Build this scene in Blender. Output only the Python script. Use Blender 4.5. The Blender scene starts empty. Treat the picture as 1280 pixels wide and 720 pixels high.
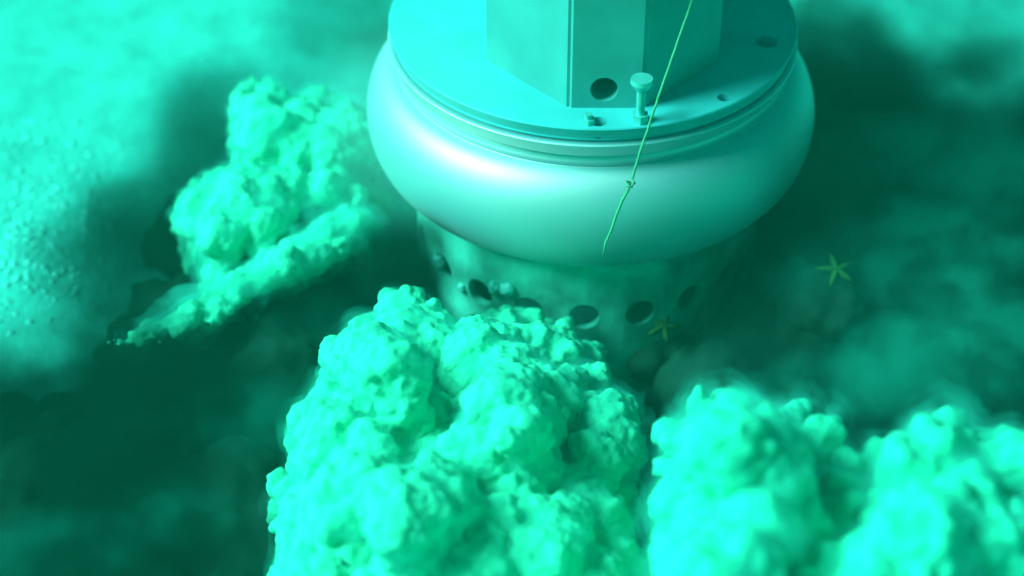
import bpy, bmesh, math, random
import numpy as np
from mathutils import Vector, Matrix, noise
R = math.radians
scene = bpy.context.scene
COL = scene.collection

# ------------------------------------------------------------------ camera
CAM = Vector((-0.345, -7.17, 5.58)); DEP = R(38.0); FPX = 2389.0
FWD = Vector((0, math.cos(DEP), -math.sin(DEP))); UP = Vector((0, math.sin(DEP), math.cos(DEP)))
cd = bpy.data.cameras.new('camera'); cam = bpy.data.objects.new('camera', cd); COL.objects.link(cam)
cam.location = CAM; cam.rotation_euler = (math.pi/2 - DEP, 0, 0)
cd.sensor_width = 36; cd.lens = 36*FPX/1280
cd.clip_start = 0.1; cd.clip_end = 400
cd.dof.use_dof = True; cd.dof.focus_distance = 7.5; cd.dof.aperture_fstop = cd.lens/1000/0.13
scene.camera = cam
# ------------------------------------------------------------------ light
SUN_DIR = Vector((-0.75, -0.13, 0.67)).normalized()      # towards the light
world = bpy.data.worlds.new('World'); scene.world = world; world.use_nodes = True
wn, wl = world.node_tree.nodes, world.node_tree.links
bg = wn['Background']; sky = wn.new('ShaderNodeTexSky'); sky.sky_type = 'NISHITA'; sky.sun_disc = False
sky.sun_elevation = math.asin(SUN_DIR.z); sky.sun_rotation = math.atan2(SUN_DIR.x, SUN_DIR.y)
tint = wn.new('ShaderNodeMix'); tint.data_type = 'RGBA'; tint.blend_type = 'MULTIPLY'; tint.inputs[0].default_value = 1
tint.inputs[7].default_value = (0.006, 0.75, 0.42, 1)      # daylight filtered by green sea water
wl.new(sky.outputs[0], tint.inputs[6]); wl.new(tint.outputs[2], bg.inputs['Color'])
bg.inputs['Strength'].default_value = 0.06
sd = bpy.data.lights.new('sun', 'SUN'); sun = bpy.data.objects.new('sun', sd); COL.objects.link(sun)
sd.energy = 5.0; sd.angle = R(28); sd.color = (0.40, 1.0, 0.80)
sun.rotation_euler = (-SUN_DIR).to_track_quat('-Z', 'Y').to_euler()
sun.location = (-6, -2, 9)
vs = scene.view_settings
vs.view_transform = 'Standard'; vs.look = 'None'; vs.gamma = 1; vs.exposure = 0.92
scene.cycles.use_denoising = True
scene.cycles.max_bounces = 6; scene.cycles.diffuse_bounces = 3; scene.cycles.glossy_bounces = 3
scene.cycles.volume_bounces = 1; scene.cycles.transparent_max_bounces = 12
scene.cycles.volume_step_rate = 1.0; scene.cycles.volume_max_steps = 128

# ------------------------------------------------------------------ helpers
def ray(x, y):
    return FWD + Vector((1, 0, 0))*((x-640)/FPX) + UP*((360-y)/FPX)
def at_z(x, y, h):                       # the point of height h that stands at this place of the view
    d = ray(x, y); return CAM + d*((h-CAM.z)/d.z)
def ppm(p):                              # pixels per metre there
    return FPX/((Vector(p)-CAM).dot(FWD))
def tag(o, label=None, cat=None, group=None, kind=None):
    for k, v in (('label', label), ('category', cat), ('group', group), ('kind', kind)):
        if v: o[k] = v
    return o
def link(name, me, mat, parent=None, smooth=True):
    o = bpy.data.objects.new(name, me); COL.objects.link(o)
    if mat: me.materials.clear(); me.materials.append(mat)
    if smooth: me.polygons.foreach_set('use_smooth', [True]*len(me.polygons))
    if parent: o.parent = parent
    return o
def empty(name, loc=(0, 0, 0)):
    o = bpy.data.objects.new(name, None); COL.objects.link(o); o.location = loc; o.empty_display_size = .1
    return o
def bm_mesh(bm, name):
    me = bpy.data.meshes.new(name); bm.to_mesh(me); bm.free(); return me
def lathe(profile, seg=128, close=False):
    bm = bmesh.new(); rings = []
    for r, z in profile:
        rings.append([bm.verts.new((r*math.cos(2*math.pi*k/seg), r*math.sin(2*math.pi*k/seg), z)) for k in range(seg)])
    pr = list(zip(rings, rings[1:])) + ([(rings[-1], rings[0])] if close else [])
    for a, b in pr:
        for k in range(seg):
            bm.faces.new((a[k], a[(k+1) % seg], b[(k+1) % seg], b[k]))
    if not close:
        bm.faces.new(rings[0][::-1]); bm.faces.new(rings[-1])
    bmesh.ops.recalc_face_normals(bm, faces=bm.faces)
    return bm
def tube(bm, pts, radii, seg=8):
    rings = []; n = len(pts)
    for i, p in enumerate(pts):
        t = (Vector(pts[min(i+1, n-1)])-Vector(pts[max(i-1, 0)])).normalized()
        a = t.cross(Vector((0.3, 0.9, 0.2))).normalized(); b = t.cross(a)
        r = radii[i] if hasattr(radii, '__len__') else radii
        rings.append([bm.verts.new(Vector(p)+a*r*math.cos(2*math.pi*k/seg)+b*r*math.sin(2*math.pi*k/seg)) for k in range(seg)])
    for a, b in zip(rings, rings[1:]):
        for k in range(seg):
            bm.faces.new((a[k], a[(k+1) % seg], b[(k+1) % seg], b[k]))
    bm.faces.new(rings[0][::-1]); bm.faces.new(rings[-1])
def baked(o):                            # apply the modifiers without operators
    dg = bpy.context.evaluated_depsgraph_get()
    me = bpy.data.meshes.new_from_object(o.evaluated_get(dg))
    o.modifiers.clear(); o.data = me; return o

# ------------------------------------------------------------------ materials
def mat(name, base, rough=0.8, metal=0.0, var=0.0, vscale=6.0, bump=0.0, bscale=30.0, sss=0.0, sssr=0.05, spec=0.3):
    m = bpy.data.materials.new(name); m.use_nodes = True
    n, l = m.node_tree.nodes, m.node_tree.links; b = n['Principled BSDF']
    b.inputs['Roughness'].default_value = rough; b.inputs['Metallic'].default_value = metal
    b.inputs['Specular IOR Level'].default_value = spec
    tc = n.new('ShaderNodeTexCoord')
    if var:
        t = n.new('ShaderNodeTexNoise'); t.inputs['Scale'].default_value = vscale; t.inputs['Detail'].default_value = 6
        l.new(tc.outputs['Object'], t.inputs['Vector'])
        cr = n.new('ShaderNodeValToRGB'); l.new(t.outputs['Fac'], cr.inputs[0])
        cr.color_ramp.elements[0].position = .3; cr.color_ramp.elements[1].position = .7
        cr.color_ramp.elements[0].color = tuple(c*(1-var) for c in base)+(1,)
        cr.color_ramp.elements[1].color = tuple(min(1, c*(1+var)) for c in base)+(1,)
        l.new(cr.outputs[0], b.inputs['Base Color'])
    else:
        b.inputs['Base Color'].default_value = tuple(base)+(1,)
    if bump:
        t = n.new('ShaderNodeTexNoise'); t.inputs['Scale'].default_value = bscale; t.inputs['Detail'].default_value = 5
        l.new(tc.outputs['Object'], t.inputs['Vector'])
        bp = n.new('ShaderNodeBump'); bp.inputs['Strength'].default_value = bump; bp.inputs['Distance'].default_value = .02
        l.new(t.outputs['Fac'], bp.inputs['Height']); l.new(bp.outputs[0], b.inputs['Normal'])
    if sss:
        b.inputs['Subsurface Weight'].default_value = sss
        b.inputs['Subsurface Radius'].default_value = (1, 1, 1); b.inputs['Subsurface Scale'].default_value = sssr
    return m
M_SAND = mat('pale_sand', (.03, .53, .48), .95, var=.16, vscale=5, bump=.5, bscale=25)
M_PEB = mat('pebble_stone', (.09, .82, .74), .8, var=.3, vscale=3)
M_SILT = mat('pale_silt', (.042, .66, .45), 1.0, var=.10, vscale=9, bump=.4, bscale=40, sss=.15, sssr=.03, spec=0)
M_SILT2 = mat('soft_pale_silt', (.03, .70, .48), 1.0, var=.12, vscale=7, bump=.5, bscale=30, sss=.3, sssr=.06, spec=0)
M_MUD = mat('shaded_mud', (.008, .05, .04), 1.0, var=.3, vscale=2.5, spec=0)  # dark colour stands in for billows lying out of the light
M_STEEL = mat('brushed_steel', (.01, .40, .50), .56, metal=0, var=.06, vscale=3, bump=.03, bscale=8, spec=.5)
M_PLATE = mat('plate_steel', (.04, .47, .54), .5, metal=0.0, var=.12, vscale=5, bump=.04, bscale=12)
M_COLUMN = mat('column_paint', (.05, .37, .38), .55, var=.14, vscale=4, bump=.04, bscale=12)
M_BOLT = mat('bolt_steel', (.1, .62, .62), .4, metal=.5, var=.1, vscale=20)
M_DARKSTEEL = mat('dark_steel', (.06, .07, .07), .7, metal=.2)
M_SKIRT = mat('silted_steel', (.05, .52, .44), .8, metal=.1, var=.55, vscale=5, bump=.1, bscale=20)
M_CORD = mat('cord_fibre', (.05, .34, .20), .9, var=.15, vscale=40)
M_STAR = mat('starfish_skin', (.03, .15, .04), .8, var=.2, vscale=25, bump=.4, bscale=60)
M_STAR2 = mat('pale_starfish_skin', (.028, .17, .035), .8, var=.2, vscale=25, bump=.4, bscale=60)
M_SHELL = mat('shell_chalk', (.12, .8, .78), .5, var=.1, vscale=20)

for m_ in (M_STEEL,):
    m_.node_tree.nodes['Principled BSDF'].inputs['IOR'].default_value = 6.5      # polished, wet and strongly reflecting paint

# ------------------------------------------------------------------ seabed
def ground(x, y):
    p = Vector((x, y, 0))
    return .05*noise.noise(p*.8) + .02*noise.noise(p*3.1) + .006*noise.noise(p*9) + .006*max(0, noise.noise(p*14))
def build_seabed():
    xs = np.concatenate([np.linspace(-60, -5, 24), np.linspace(-4.9, 4.9, 260), np.linspace(5, 60, 24)])
    ys = np.concatenate([np.linspace(-60, -4, 24), np.linspace(-3.9, 5.9, 260), np.linspace(6, 60, 24)])
    nx, ny = len(xs), len(ys); v = []
    for y in ys:
        for x in xs:
            v.append((x, y, ground(x, y)))
    f = [(j*nx+i, j*nx+i+1, (j+1)*nx+i+1, (j+1)*nx+i) for j in range(ny-1) for i in range(nx-1)]
    me = bpy.data.meshes.new('seabed'); me.from_pydata(v, [], f)
    tag(link('seabed', me, M_SAND), 'pale sandy seabed littered with small pebbles', kind='structure')
build_seabed()
def build_pebbles():
    rnd = random.Random(5); bm = bmesh.new()
    for i in range(900):
        px = rnd.triangular(-40, 170, 20); py = rnd.triangular(130, 420, 290)
        p = at_z(px, py, .0); p.z = ground(p.x, p.y); s = rnd.choice((.005, .006, .008, .010, .016))*rnd.uniform(.8, 1.3)
        g = bmesh.ops.create_icosphere(bm, subdivisions=1, radius=s)
        S = Matrix.Diagonal((rnd.uniform(.7, 1.4), rnd.uniform(.7, 1.2), rnd.uniform(.25, .5), 1))
        Mx = Matrix.Translation(p+Vector((0, 0, .002))) @ Matrix.Rotation(rnd.uniform(0, 6.28), 4, 'Z') @ S
        for q in g['verts']:
            q.co = Mx @ (q.co*(1+.25*noise.noise(q.co*60+p*9)))
    tag(link('pebbles', bm_mesh(bm, 'pebbles'), M_PEB), 'scatter of small pale pebbles on the bright sand at left', kind='stuff')
build_pebbles()

# ------------------------------------------------------------------ steel bell
ZB = 0.95
def build_bell():
    root = empty('steel_bell', (0, 0, 0))
    tag(root, 'large round steel bell with bulging waist and bolted top plate, sunk in the mud', 'steel bell')
    prof = []                                     # bulging body, outside going down
    prof += [(.84, .36), (.84, .30)]
    for k in range(0, 25):                        # shoulder of the bulge: a broad rounded slope
        t = k/24; prof.append((.838+.147*math.sin(t*math.pi/2), .065+.235*math.cos(t*math.pi/2)))
    for a in range(-4, -82, -4):                  # underside
        prof.append((.80+.185*math.cos(R(a)), .065+.262*math.sin(R(a))))
    prof += [(.80, -.200), (.79, -.210)]
    b = lathe([(0.2, .36)]+prof+[(.2, -.210)]); 
    bmesh.ops.translate(b, verts=b.verts, vec=(0, 0, ZB))
    body = link('body', bm_mesh(b, 'body'), M_STEEL, root)
    # raised ring between plate and bulge
    b = lathe([(.846, .426), (.876, .426), (.880, .423), (.880, .418), (.873, .412), (.862, .404), (.858, .364), (.846, .364)], close=True)
    bmesh.ops.translate(b, verts=b.verts, vec=(0, 0, ZB)); link('flange_ring', bm_mesh(b, 'flange_ring'), M_STEEL, root)
    # top plate
    b = lathe([(.2, .364), (.845, .364), (.845, .434), (.855, .438), (.852, .446), (.873, .490), (.874, .496), (.870, .501), (.862, .503), (.2, .503)])
    bmesh.ops.translate(b, verts=b.verts, vec=(0, 0, ZB))
    plate = link('top_plate', bm_mesh(b, 'top_plate'), M_PLATE, root)
    # skirt with round ports
    b = lathe([(.75, -.212), (.776, -.214), (.780, -.222), (.780, -1.1), (.74, -1.1), (.74, -.234)], close=True)
    bmesh.ops.translate(b, verts=b.verts, vec=(0, 0, ZB))
    skirt = link('skirt', bm_mesh(b, 'skirt'), M_SKIRT, root)
    cb = bmesh.new()
    for k in range(20):
        a = R(-90 - 2.6 + 360/20*k)
        Mx = Matrix.Translation((.76*math.cos(a), .76*math.sin(a), ZB-.52)) @ Matrix.Rotation(a, 4, 'Z') @ Matrix.Rotation(math.pi/2, 4, 'Y')
        bmesh.ops.create_cone(cb, cap_ends=True, segments=24, radius1=.066, radius2=.066, depth=.3, matrix=Mx)
    cut = link('cutter', bm_mesh(cb, 'cutter'), None, smooth=False)
    md = skirt.modifiers.new('b', 'BOOLEAN'); md.object = cut; md.operation = 'DIFFERENCE'; md.solver = 'EXACT'
    baked(skirt).data.set_sharp_from_angle(angle=R(35)); bpy.data.objects.remove(cut)
    # dark inside wall so the ports open on an unlit chamber
    # column: chamfered square post
    h0, h1 = ZB+.503, ZB+2.6
    oc = [(-.15, -.72), (.15, -.72), (.48, -.36), (.48, .36), (.15, .72), (-.15, .72), (-.48, .36), (-.48, -.36)]
    b = bmesh.new()
    lo = [b.verts.new((x, y, h0)) for x, y in oc]; hi = [b.verts.new((x, y, h1)) for x, y in oc]
    b.faces.new(lo[::-1]); b.faces.new(hi)
    for k in range(8): b.faces.new((lo[k], lo[(k+1) % 8], hi[(k+1) % 8], hi[k]))
    bmesh.ops.recalc_face_normals(b, faces=b.faces)
    bmesh.ops.bevel(b, geom=[e for e in b.edges if abs(e.verts[0].co.z-e.verts[1].co.z) > .1], offset=.012, segments=2, affect='EDGES')
    bmesh.ops.translate(b, verts=b.verts, vec=(.03, .0, 0))
    colm = link('column', bm_mesh(b, 'column'), M_COLUMN, root, smooth=False)
    cb = bmesh.new()
    bmesh.ops.create_cone(cb, cap_ends=True, segments=32, radius1=.055, radius2=.055, depth=.3, matrix=Matrix.Translation((.02, -.72, h0+.085)) @ Matrix.Rotation(math.pi/2, 4, 'X'))
    cut = link('cutter', bm_mesh(cb, 'cutter'), None, smooth=False)
    md = colm.modifiers.new('b', 'BOOLEAN'); md.object = cut; md.operation = 'DIFFERENCE'; md.solver = 'EXACT'
    baked(colm); bpy.data.objects.remove(cut)
    # tall stud bolt
    p = at_z(800, 151, h0); b = bmesh.new()
    def cyl(r1, r2, z0, z1, seg=24):
        bmesh.ops.create_cone(b, cap_ends=True, segments=seg, radius1=r1, radius2=r2, depth=z1-z0, matrix=Matrix.Translation((0, 0, (z0+z1)/2)))
    cyl(.034, .034, 0, .034, 6); cyl(.017, .020, .034, .165); cyl(.028, .046, .150, .178); cyl(.046, .043, .178, .196)
    o = link('bolt', bm_mesh(b, 'bolt'), M_BOLT, root, smooth=False); o.location = p
    # flat bolt, bent over, and empty bolt holes
    for (x, y, r) in ((735, 153, .03),):
        b = bmesh.new(); cyl(r, r*.9, 0, .02, 6); cyl(.016, .016, .02, .04, 12)
        o = link('bolt_nut', bm_mesh(b, 'bolt_nut'), M_BOLT, root, smooth=False); o.location = at_z(x, y, h0)
    cb = bmesh.new()
    for (x, y, r) in ((748, 152, .034), (958, 52, .05), (672, 104, .03), (905, 122, .028)):
        q = at_z(x, y, h0)
        bmesh.ops.create_cone(cb, cap_ends=True, segments=24, radius1=r, radius2=r, depth=.12, matrix=Matrix.Translation(q))
    cut = link('cutter', bm_mesh(cb, 'cutter'), None, smooth=False)
    md = plate.modifiers.new('b', 'BOOLEAN'); md.object = cut; md.operation = 'DIFFERENCE'; md.solver = 'EXACT'
    baked(plate).data.set_sharp_from_angle(angle=R(25)); bpy.data.objects.remove(cut)
    return root
bell = build_bell()

# ------------------------------------------------------------------ sediment clouds
def edge_dist(px, py, poly):
    best = 1e9; inside = False; n = len(poly)
    for i in range(n):
        x1, y1 = poly[i]; x2, y2 = poly[(i+1) % n]
        if (y1 > py) != (y2 > py) and px < (x2-x1)*(py-y1)/(y2-y1)+x1: inside = not inside
        dx, dy = x2-x1, y2-y1; t = max(0, min(1, ((px-x1)*dx+(py-y1)*dy)/(dx*dx+dy*dy+1e-9)))
        best = min(best, math.hypot(px-x1-t*dx, py-y1-t*dy))
    return best if inside else -best
def fringe(o, shells):
    """loose silt round a cloud: its own shape swollen a little, filled with thin drifting silt"""
    for grow, dens in shells:
        f = link('silt_haze', o.data.copy(), None)
        m = f.modifiers.new('r', 'REMESH'); m.mode = 'VOXEL'; m.voxel_size = .035
        m = f.modifiers.new('s', 'SMOOTH'); m.factor = .5; m.iterations = 4
        t = bpy.data.textures.get('silt_fringe') or bpy.data.textures.new('silt_fringe', 'CLOUDS'); t.noise_scale = .16; t.noise_depth = 2
        m = f.modifiers.new('d', 'DISPLACE'); m.texture = t; m.strength = grow*2; m.mid_level = .12; m.texture_coords = 'LOCAL'
        baked(f); f.data.materials.clear(); f.data.materials.append(silt_volume(dens))
        tag(f, 'thin silt drifting off the pale silt clouds', kind='stuff')
def silt_volume(dens):
    m = bpy.data.materials.get('thin_silt_%g' % dens)
    if m: return m
    m = bpy.data.materials.new('thin_silt_%g' % dens); m.use_nodes = True; n, l = m.node_tree.nodes, m.node_tree.links
    n.remove(n['Principled BSDF']); pv = n.new('ShaderNodeVolumePrincipled'); l.new(pv.outputs[0], n['Material Output'].inputs['Volume'])
    pv.inputs['Color'].default_value = (.08, .95, .86, 1); tc = n.new('ShaderNodeTexCoord'); nz = n.new('ShaderNodeTexNoise'); nz.inputs['Scale'].default_value = 7; nz.inputs['Detail'].default_value = 2
    l.new(tc.outputs['Object'], nz.inputs['Vector'])
    mr = n.new('ShaderNodeMapRange'); mr.interpolation_type = 'SMOOTHSTEP'; l.new(nz.outputs['Fac'], mr.inputs[0])
    for k, v in zip((1, 2, 3, 4), (.42, .66, 0.0, dens*2.2)): mr.inputs[k].default_value = v
    l.new(mr.outputs[0], pv.inputs['Density'])
    return m
BALLS = {}
for k_ in (1, 2):
    b_ = bmesh.new(); bmesh.ops.create_icosphere(b_, subdivisions=k_, radius=1); b_.verts.index_update()
    BALLS[k_] = ([tuple(v.co) for v in b_.verts], [tuple(v.index for v in f.verts) for f in b_.faces]); b_.free()
def billow(name, poly, h0, rise, material, seed, n=220, rmin=10, rmax=60, voxel=.014, big=.03, fine=.012, wob=.06, stretch=1.0, relief=.22, tilt=0.0, smooth=2, shell=(), roots=True, extra=()):
    """a mound of billows: balls of many sizes heaped over a patch of the seabed, melted together and roughened"""
    rnd = random.Random(seed); V = []; F = []
    def ball(p, r, k):
        bv, bf = BALLS[k]; n0 = len(V)
        V.extend((p[0]+r*x, p[1]+r*y, p[2]+r*z) for x, y, z in bv); F.extend((a+n0, b+n0, c_+n0) for a, b, c_ in bf)
    xs = [p[0] for p in poly]; ys = [p[1] for p in poly]; c = 0; tries = 0
    while c < n and tries < 20000:
        tries += 1
        x = rnd.uniform(min(xs), max(xs)); y = rnd.uniform(min(ys), max(ys)); d = edge_dist(x, y, poly)
        if d < rmin*.8: continue
        rp = min(d, rmax)*(rnd.uniform(.55, 1.0) if d < rmax else rnd.uniform(.35, 1.0))
        hh = h0 + rise*(min(d, 110)/110)**.7 + rnd.uniform(-.5, 1)*wob + relief*min(1, d/60)*noise.noise(Vector((x/75, y/75, seed))) - tilt*(x-min(xs))/(max(xs)-min(xs))
        p = at_z(x, y, hh); r = rp/ppm(p)
        ball(p, r, 2); c += 1
        if roots and c % 3 == 0:                     # root that reaches down to the seabed
            q = p.copy(); k = 0
            while q.z > r*.6 and k < 60:
                k += 1; q = q+Vector((rnd.uniform(-.25, .25)*r, rnd.uniform(-.25, .25)*r, -r*.8)); ball(q, r*rnd.uniform(.8, 1.1), 1)
    for x, y, rp in extra:
        p = at_z(x, y, h0+.25); ball(p, rp/ppm(p), 2)
    me = bpy.data.meshes.new(name); me.from_pydata(V, [], F)
    o = link(name, me, material)
    m = o.modifiers.new('r', 'REMESH'); m.mode = 'VOXEL'; m.voxel_size = voxel
    m = o.modifiers.new('s', 'SMOOTH'); m.factor = .5; m.iterations = 3
    for k, (sz, st, ty, dep) in enumerate(((.30, big*1.8, 'C', 2), (.13, big*1.3, 'C', 4), (.085, big*.75, 'V', 1), (.04, fine*2.4, 'C', 3), (.030, fine*.5, 'V', 1))):
        if st == 0: continue
        if ty == 'V':
            t = bpy.data.textures.new(name+'_v%d' % k, 'VORONOI'); st = -st
        else:
            t = bpy.data.textures.new(name+'_c%d' % k, 'CLOUDS'); t.noise_depth = dep
        t.noise_scale = sz
        m = o.modifiers.new('d%d' % k, 'DISPLACE'); m.texture = t; m.strength = st; m.mid_level = .45; m.texture_coords = 'LOCAL'
    m = o.modifiers.new('s2', 'SMOOTH'); m.factor = .5; m.iterations = smooth
    baked(o)
    fringe(o, shell)
    o.data.polygons.foreach_set('use_smooth', [True]*len(o.data.polygons))
    return o
GC = 'clouds of silt billowing round the bell'
centre = [(505,362),(530,372),(560,400),(600,392),(640,375),(690,392),(735,420),(760,440),(775,485),(800,500),(805,560),(800,640),(815,720),(815,800),(350,800),(345,690),(328,640),(332,605),(360,570),(362,520),(378,490),(412,450),(415,430),(445,405),(445,392),(478,388),(482,368)]
tag(billow('silt_cloud', centre, .42, .42, M_SILT, 3, n=380, rmin=9, rmax=52, voxel=.0105, big=.045, fine=.014, wob=.10, extra=((503,392,32),(505,425,40),(452,412,16),(540,405,26),(430,450,30)), relief=.45, tilt=.15, smooth=1, shell=((.02, 3), (.05, .6))), 'big bright cauliflower-like silt cloud in the foreground, below the bell', 'silt cloud', GC)
lu = [(300,93),(335,95),(365,115),(400,108),(440,122),(478,150),(470,190),(450,225),(395,225),(345,232),(300,225),(285,205),(278,180),(290,160),(284,140),(294,115)]
tag(billow('silt_cloud', lu, .35, .30, M_SILT, 8, n=160, rmin=6, rmax=36, voxel=.012, big=.05, fine=.010, smooth=1, shell=((.02, 4), (.05, 1.5))), 'bright silt cloud touching the left shoulder of the bell, topmost at left', 'silt cloud', GC)
lm = [(225,240),(262,212),(320,208),(380,215),(420,215),(460,238),(465,258),(405,272),(362,295),(335,318),(318,318),(280,330),(262,332),(240,305),(210,287)]
tag(billow('silt_cloud', lm, .40, .22, M_SILT, 12, n=300, rmin=4, rmax=36, voxel=.012, big=.05, fine=.010, smooth=1, shell=((.02, 4), (.05, 1.5))), 'rounded bright silt cloud left of the bell, between a taller cloud and a pale streak', 'silt cloud', GC)
ll = [(480,280),(478,306),(435,322),(390,342),(350,362),(310,375),(288,397),(262,414),(200,432),(140,440),(126,430),(160,412),(205,396),(255,366),(272,333),(284,345),(330,318),(360,295),(400,270),(440,258)]
tag(billow('silt_cloud', ll, .46, .16, M_SILT, 15, roots=False, n=320, rmin=3, rmax=24, voxel=.012, big=.035, fine=.012, smooth=1, shell=((.025, 5), (.07, 2))), 'long pale streak of silt slanting from the bell to the lower left, over dark mud', 'silt cloud', GC)
rf = [(815,545),(850,500),(880,472),(920,485),(960,505),(1010,498),(1052,520),(1058,545),(1040,562),(1062,590),(1085,640),(1100,700),(1110,800),(830,800),(815,700),(818,620)]
tag(billow('silt_cloud', rf, .95, .36, M_SILT2, 21, n=150, rmin=12, rmax=62, big=.07, fine=.016, relief=.6, smooth=2, shell=((.025, 3), (.05, 1.3), (.085, .6))), 'soft pale silt cloud right of the biggest cloud, at the bottom edge', 'silt cloud', GC)
rr = [(985,610),(1020,580),(1055,560),(1085,548),(1120,548),(1160,528),(1190,522),(1218,545),(1250,538),(1330,550),(1330,800),(1000,800),(990,700)]
tag(billow('silt_cloud', rr, .95, .34, M_SILT2, 27, n=160, rmin=12, rmax=62, big=.07, fine=.016, relief=.6, smooth=2, shell=((.025, 3), (.05, 1.3), (.085, .6))), 'dimmer soft silt cloud in the bottom right corner', 'silt cloud', GC)

# mud banks, shade put into their dark colour
GM = 'banks of churned mud darkened for shade'
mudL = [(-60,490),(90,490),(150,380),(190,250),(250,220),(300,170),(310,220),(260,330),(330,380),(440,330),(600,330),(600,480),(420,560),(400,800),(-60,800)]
tag(billow('mud_bank', mudL, .02, .10, M_MUD, 31, n=220, rmin=14, rmax=80, voxel=.025, big=.05, fine=.0, wob=.05), 'bank of churned mud, shade put into its dark colour, filling the lower left, behind the pale clouds', 'mud bank', GM)
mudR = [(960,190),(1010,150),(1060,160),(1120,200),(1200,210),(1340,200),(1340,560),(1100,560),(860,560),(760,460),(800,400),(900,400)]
tag(billow('mud_bank', mudR, .02, .16, M_MUD, 37, n=260, rmin=14, rmax=80, voxel=.025, big=.06, fine=.0, wob=.07), 'bank of churned mud on the right, the shade of the bell put into its dark colour', 'mud bank', GM)

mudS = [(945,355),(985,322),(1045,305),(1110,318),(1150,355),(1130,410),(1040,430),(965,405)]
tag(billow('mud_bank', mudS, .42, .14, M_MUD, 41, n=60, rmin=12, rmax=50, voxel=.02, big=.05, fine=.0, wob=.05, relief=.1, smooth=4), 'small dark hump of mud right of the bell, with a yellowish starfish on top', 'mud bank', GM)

# ------------------------------------------------------------------ small things
def build_cord():
    top = at_z(905, -130, ZB+.9)
    dz = lambda x, y, dd: CAM + ray(x, y)*dd
    P = [dz(905, -125, 7.35), dz(866, -2, 7.37), dz(829, 104, 7.39), dz(800, 190, 7.41), dz(790, 224, 7.42)]
    root = empty('knotted_cord', P[-1]); tag(root, 'thin pale cord with a knot and a loose tail hanging in front of the bell', 'cord')
    off = lambda pts: [Vector(p)-P[-1] for p in pts]
    rnd = random.Random(4); pts = []
    for a, b in zip(P, P[1:]):
        for k in range(10):
            t = k/10; pts.append(a.lerp(b, t)+Vector((rnd.uniform(-1, 1), rnd.uniform(-1, 1), 0))*.0015)
    pts.append(P[-1])
    b = bmesh.new(); tube(b, off(pts), .0052); link('strand', bm_mesh(b, 'strand'), M_CORD, root)
    kn = [dz(790, 224, 7.42), dz(793, 229, 7.40), dz(790, 234, 7.39), dz(784, 232, 7.40), dz(783, 227, 7.43), dz(788, 228, 7.44), dz(786, 236, 7.42)]
    b = bmesh.new(); tube(b, off(kn), .0052); link('knot', bm_mesh(b, 'knot'), M_CORD, root)
    tl = [dz(786, 236, 7.42), dz(778, 250, 7.43), dz(770, 270, 7.44), dz(764, 288, 7.46), dz(757, 303, 7.47), dz(754, 318, 7.48)]
    b = bmesh.new(); tube(b, off(tl), [.006, .006, .0055, .005, .0045, .003]); link('tail', bm_mesh(b, 'tail'), M_CORD, root)
build_cord()

dg = bpy.context.evaluated_depsgraph_get(); dg.update()
def hit(x, y):
    ok, loc, nor, *_ = scene.ray_cast(dg, CAM, ray(x, y).normalized())
    return loc, nor
def starfish(x, y, size, spin, label, m=M_STAR):
    p, nrm = hit(x, y); bm = bmesh.new(); n = 10; A = []
    top = bm.verts.new((0, 0, .22)); bot = bm.verts.new((0, 0, 0))
    outer = []; mid = []
    for k in range(40):
        a = 2*math.pi*k/40; t = abs(((k/8) % 1)-.5)*2          # 1 at an arm's axis
        r = .30+.70*t**1.7
        outer.append(bm.verts.new((r*math.cos(a), r*math.sin(a), .02)))
        mid.append(bm.verts.new((r*.62*math.cos(a), r*.62*math.sin(a), .10+.10*t)))
    for k in range(40):
        j = (k+1) % 40
        bm.faces.new((outer[k], outer[j], mid[j], mid[k])); bm.faces.new((mid[k], mid[j], top)); bm.faces.new((outer[j], outer[k], bot))
    o = link('starfish', bm_mesh(bm, 'starfish'), m)
    s = size/ppm(p)
    o.scale = (s, s, s); q = nrm.lerp(Vector((0, -.5, .86)), .7).normalized().to_track_quat('Z', 'Y')
    o.rotation_euler = (q.to_matrix() @ Matrix.Rotation(spin, 3, 'Z')).to_euler(); o.location = p+nrm*.01
    tag(o, label, 'starfish', 'small yellow starfish')
starfish(1045, 341, 30, R(20), 'yellowish starfish on the dark mud hump to the right of the bell', M_STAR2)
starfish(828, 405, 26, R(60), 'yellowish starfish on the mud just under the ports of the bell')
def shell(x, y, rp, seed, label):
    p, nrm = hit(x, y); rnd = random.Random(seed); bm = bmesh.new()
    bmesh.ops.create_icosphere(bm, subdivisions=3, radius=1)
    for v in bm.verts:
        v.co *= 1+.45*noise.noise(v.co*1.6+Vector((seed, 0, 0)))+.15*noise.noise(v.co*4)
    o = link('shell_fragment', bm_mesh(bm, 'shell_fragment'), M_SHELL); s = rp/ppm(p)
    o.scale = (s*rnd.uniform(.7, 1.2), s, s*rnd.uniform(.8, 1.3)); o.rotation_euler = (0, 0, seed); o.location = p+nrm*s*.3
    tag(o, label, 'shell', 'white shell fragments below the bell')
shell(548, 325, 8, 1, 'white shell fragment left of the bell, apart from the others')
shell(578, 359, 5, 2, 'smallest white shell fragment, at the left foot of the bell')
shell(619, 358, 9, 3, 'white shell fragment at a port of the bell, left one of a close pair')
shell(635, 360, 10, 4, 'white shell fragment at a port of the bell, right one of a close pair')

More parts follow.
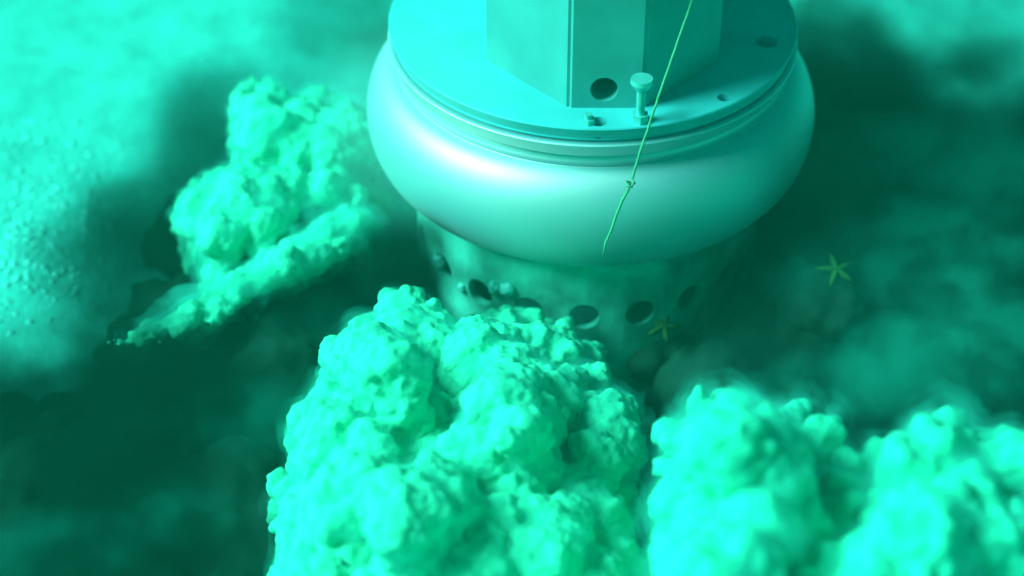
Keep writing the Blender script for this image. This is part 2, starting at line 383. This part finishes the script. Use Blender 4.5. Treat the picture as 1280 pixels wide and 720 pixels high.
# ------------------------------------------------------------------ drifting mud with shade and glow put into it (soft volumes)
def murk(x, y, h, rad, dens, colour=(.003, .042, .031), scale=2.2, seed=0, lo=.42, hi=.62, label='drifting mud with shade put into its dark colour'):
    p = at_z(x, y, h); bm = bmesh.new(); bmesh.ops.create_icosphere(bm, subdivisions=3, radius=1.0)
    o = link('murk_haze', bm_mesh(bm, 'murk_haze'), None); o.location = p; o.scale = rad
    m = bpy.data.materials.new('drifting_murk'); m.use_nodes = True; n, l = m.node_tree.nodes, m.node_tree.links
    n.remove(n['Principled BSDF']); pv = n.new('ShaderNodeVolumePrincipled'); l.new(pv.outputs[0], n['Material Output'].inputs['Volume'])
    pv.inputs['Color'].default_value = colour+(1,)
    tc = n.new('ShaderNodeTexCoord'); ln = n.new('ShaderNodeVectorMath'); ln.operation = 'LENGTH'; l.new(tc.outputs['Object'], ln.inputs[0])
    fo = n.new('ShaderNodeMapRange'); fo.interpolation_type = 'SMOOTHSTEP'
    for k, v in zip((1, 2, 3, 4), (.35, 1.0, 1.0, 0.0)): fo.inputs[k].default_value = v
    l.new(ln.outputs['Value'], fo.inputs[0])
    mp = n.new('ShaderNodeVectorMath'); mp.operation = 'MULTIPLY_ADD'; l.new(tc.outputs['Object'], mp.inputs[0])
    mp.inputs[1].default_value = rad; mp.inputs[2].default_value = (seed*3.7, seed*1.3, seed*2.1)
    nz = n.new('ShaderNodeTexNoise'); nz.inputs['Scale'].default_value = scale; nz.inputs['Detail'].default_value = 4; l.new(mp.outputs[0], nz.inputs['Vector'])
    mr = n.new('ShaderNodeMapRange'); mr.interpolation_type = 'SMOOTHSTEP'
    for k, v in zip((1, 2, 3, 4), (lo, hi, 0.15, 1.0)): mr.inputs[k].default_value = v
    l.new(nz.outputs['Fac'], mr.inputs[0])
    a = n.new('ShaderNodeMath'); a.operation = 'MULTIPLY'; l.new(fo.outputs[0], a.inputs[0]); l.new(mr.outputs[0], a.inputs[1])
    b = n.new('ShaderNodeMath'); b.operation = 'MULTIPLY'; l.new(a.outputs[0], b.inputs[0]); b.inputs[1].default_value = dens
    l.new(b.outputs[0], pv.inputs['Density'])
    o.data.materials.append(m); tag(o, label, kind='stuff')
    return o
murk(110, 570, .30, (1.25, 1.0, .55), 9, seed=1)
murk(190, 320, .22, (.75, .85, .40), 5, seed=2)
murk(285, 160, .2, (.6, .8, .35), 2.8, seed=8, lo=.3)
murk(440, 10, .25, (.6, 1.0, .4), 1.3, seed=3, lo=.3)
murk(470, 430, .12, (.6, .5, .28), 7, seed=7)  # placed to paint the shade under the pale streak
murk(1090, 370, .35, (1.1, 1.4, .55), 5, (.006, .10, .085), 2.6, seed=4)
murk(1050, 105, .3, (.5, .9, .5), 8, seed=9, lo=.35)
murk(1240, 145, .3, (.8, .8, .4), 6, (.006, .09, .075), seed=10)
murk(1150, 0, .3, (1.7, 1.5, .5), .3, seed=5, lo=.1, hi=.3)  # thin sheet added to dim the far right seabed
murk(1040, 450, .25, (.6, .5, .4), 9, seed=6, lo=.3)
murk(1035, 225, 1.0, (.36, .40, .42), 3.5, seed=14, lo=.3)  # added to darken the right edge of the bell towards shade
murk(512, 335, .72, (.28, .26, .28), 16, seed=15, lo=.25, hi=.5)
GLOW = 'pale silt veil added as glow over the left of the bell'
murk(520, 150, 2.3, (.40, .40, .42), .9, (.35, .95, .95), seed=11, lo=.1, hi=.5, label=GLOW)  # veil added to imitate glare over the left of the bell
WISP = 'faint wisp of silt drifting over the dark mud'
for k, (x, y, h, r, d) in enumerate(((1190, 300, .75, .30, 3.0), (1175, 455, .75, .34, 3.0), (1080, 330, .7, .35, 2.2), (1150, 210, .7, .45, 3.2), (1040, 230, .7, .22, 1.8),
                                     (1225, 215, .7, .22, 3.0), (1100, 270, .8, .2, 2.6), (1240, 400, .75, .25, 2.2), (1060, 480, .7, .25, 2.4), (1200, 360, .8, .18, 2.4), (1120, 420, .8, .18, 2.0),
                                     (330, 520, .75, .25, .9), (225, 640, .8, .2, .8), (60, 690, .8, .25, .8), (380, 400, .4, .25, .9))):
    murk(x, y, h, (r*1.7, r, r*.5), d, (.03, .62, .52), 5.0, seed=20+k, lo=.42, hi=.60, label=WISP)

# ------------------------------------------------------------------ the turbid water itself
bm = bmesh.new(); bmesh.ops.create_cube(bm, size=1)
me = bm_mesh(bm, 'haze'); m = bpy.data.materials.new('sea_water'); m.use_nodes = True
n, l = m.node_tree.nodes, m.node_tree.links; n.remove(n['Principled BSDF'])
pv = n.new('ShaderNodeVolumePrincipled'); l.new(pv.outputs[0], n['Material Output'].inputs['Volume'])
pv.inputs['Color'].default_value = (.004, .42, .31, 1); pv.inputs['Density'].default_value = .015
hz = link('haze', me, m, smooth=False); hz.scale = (124, 124, 7.6); hz.location = (0, 0, 7.6/2-1.2)
tag(hz, 'pale turbid sea water', kind='stuff')
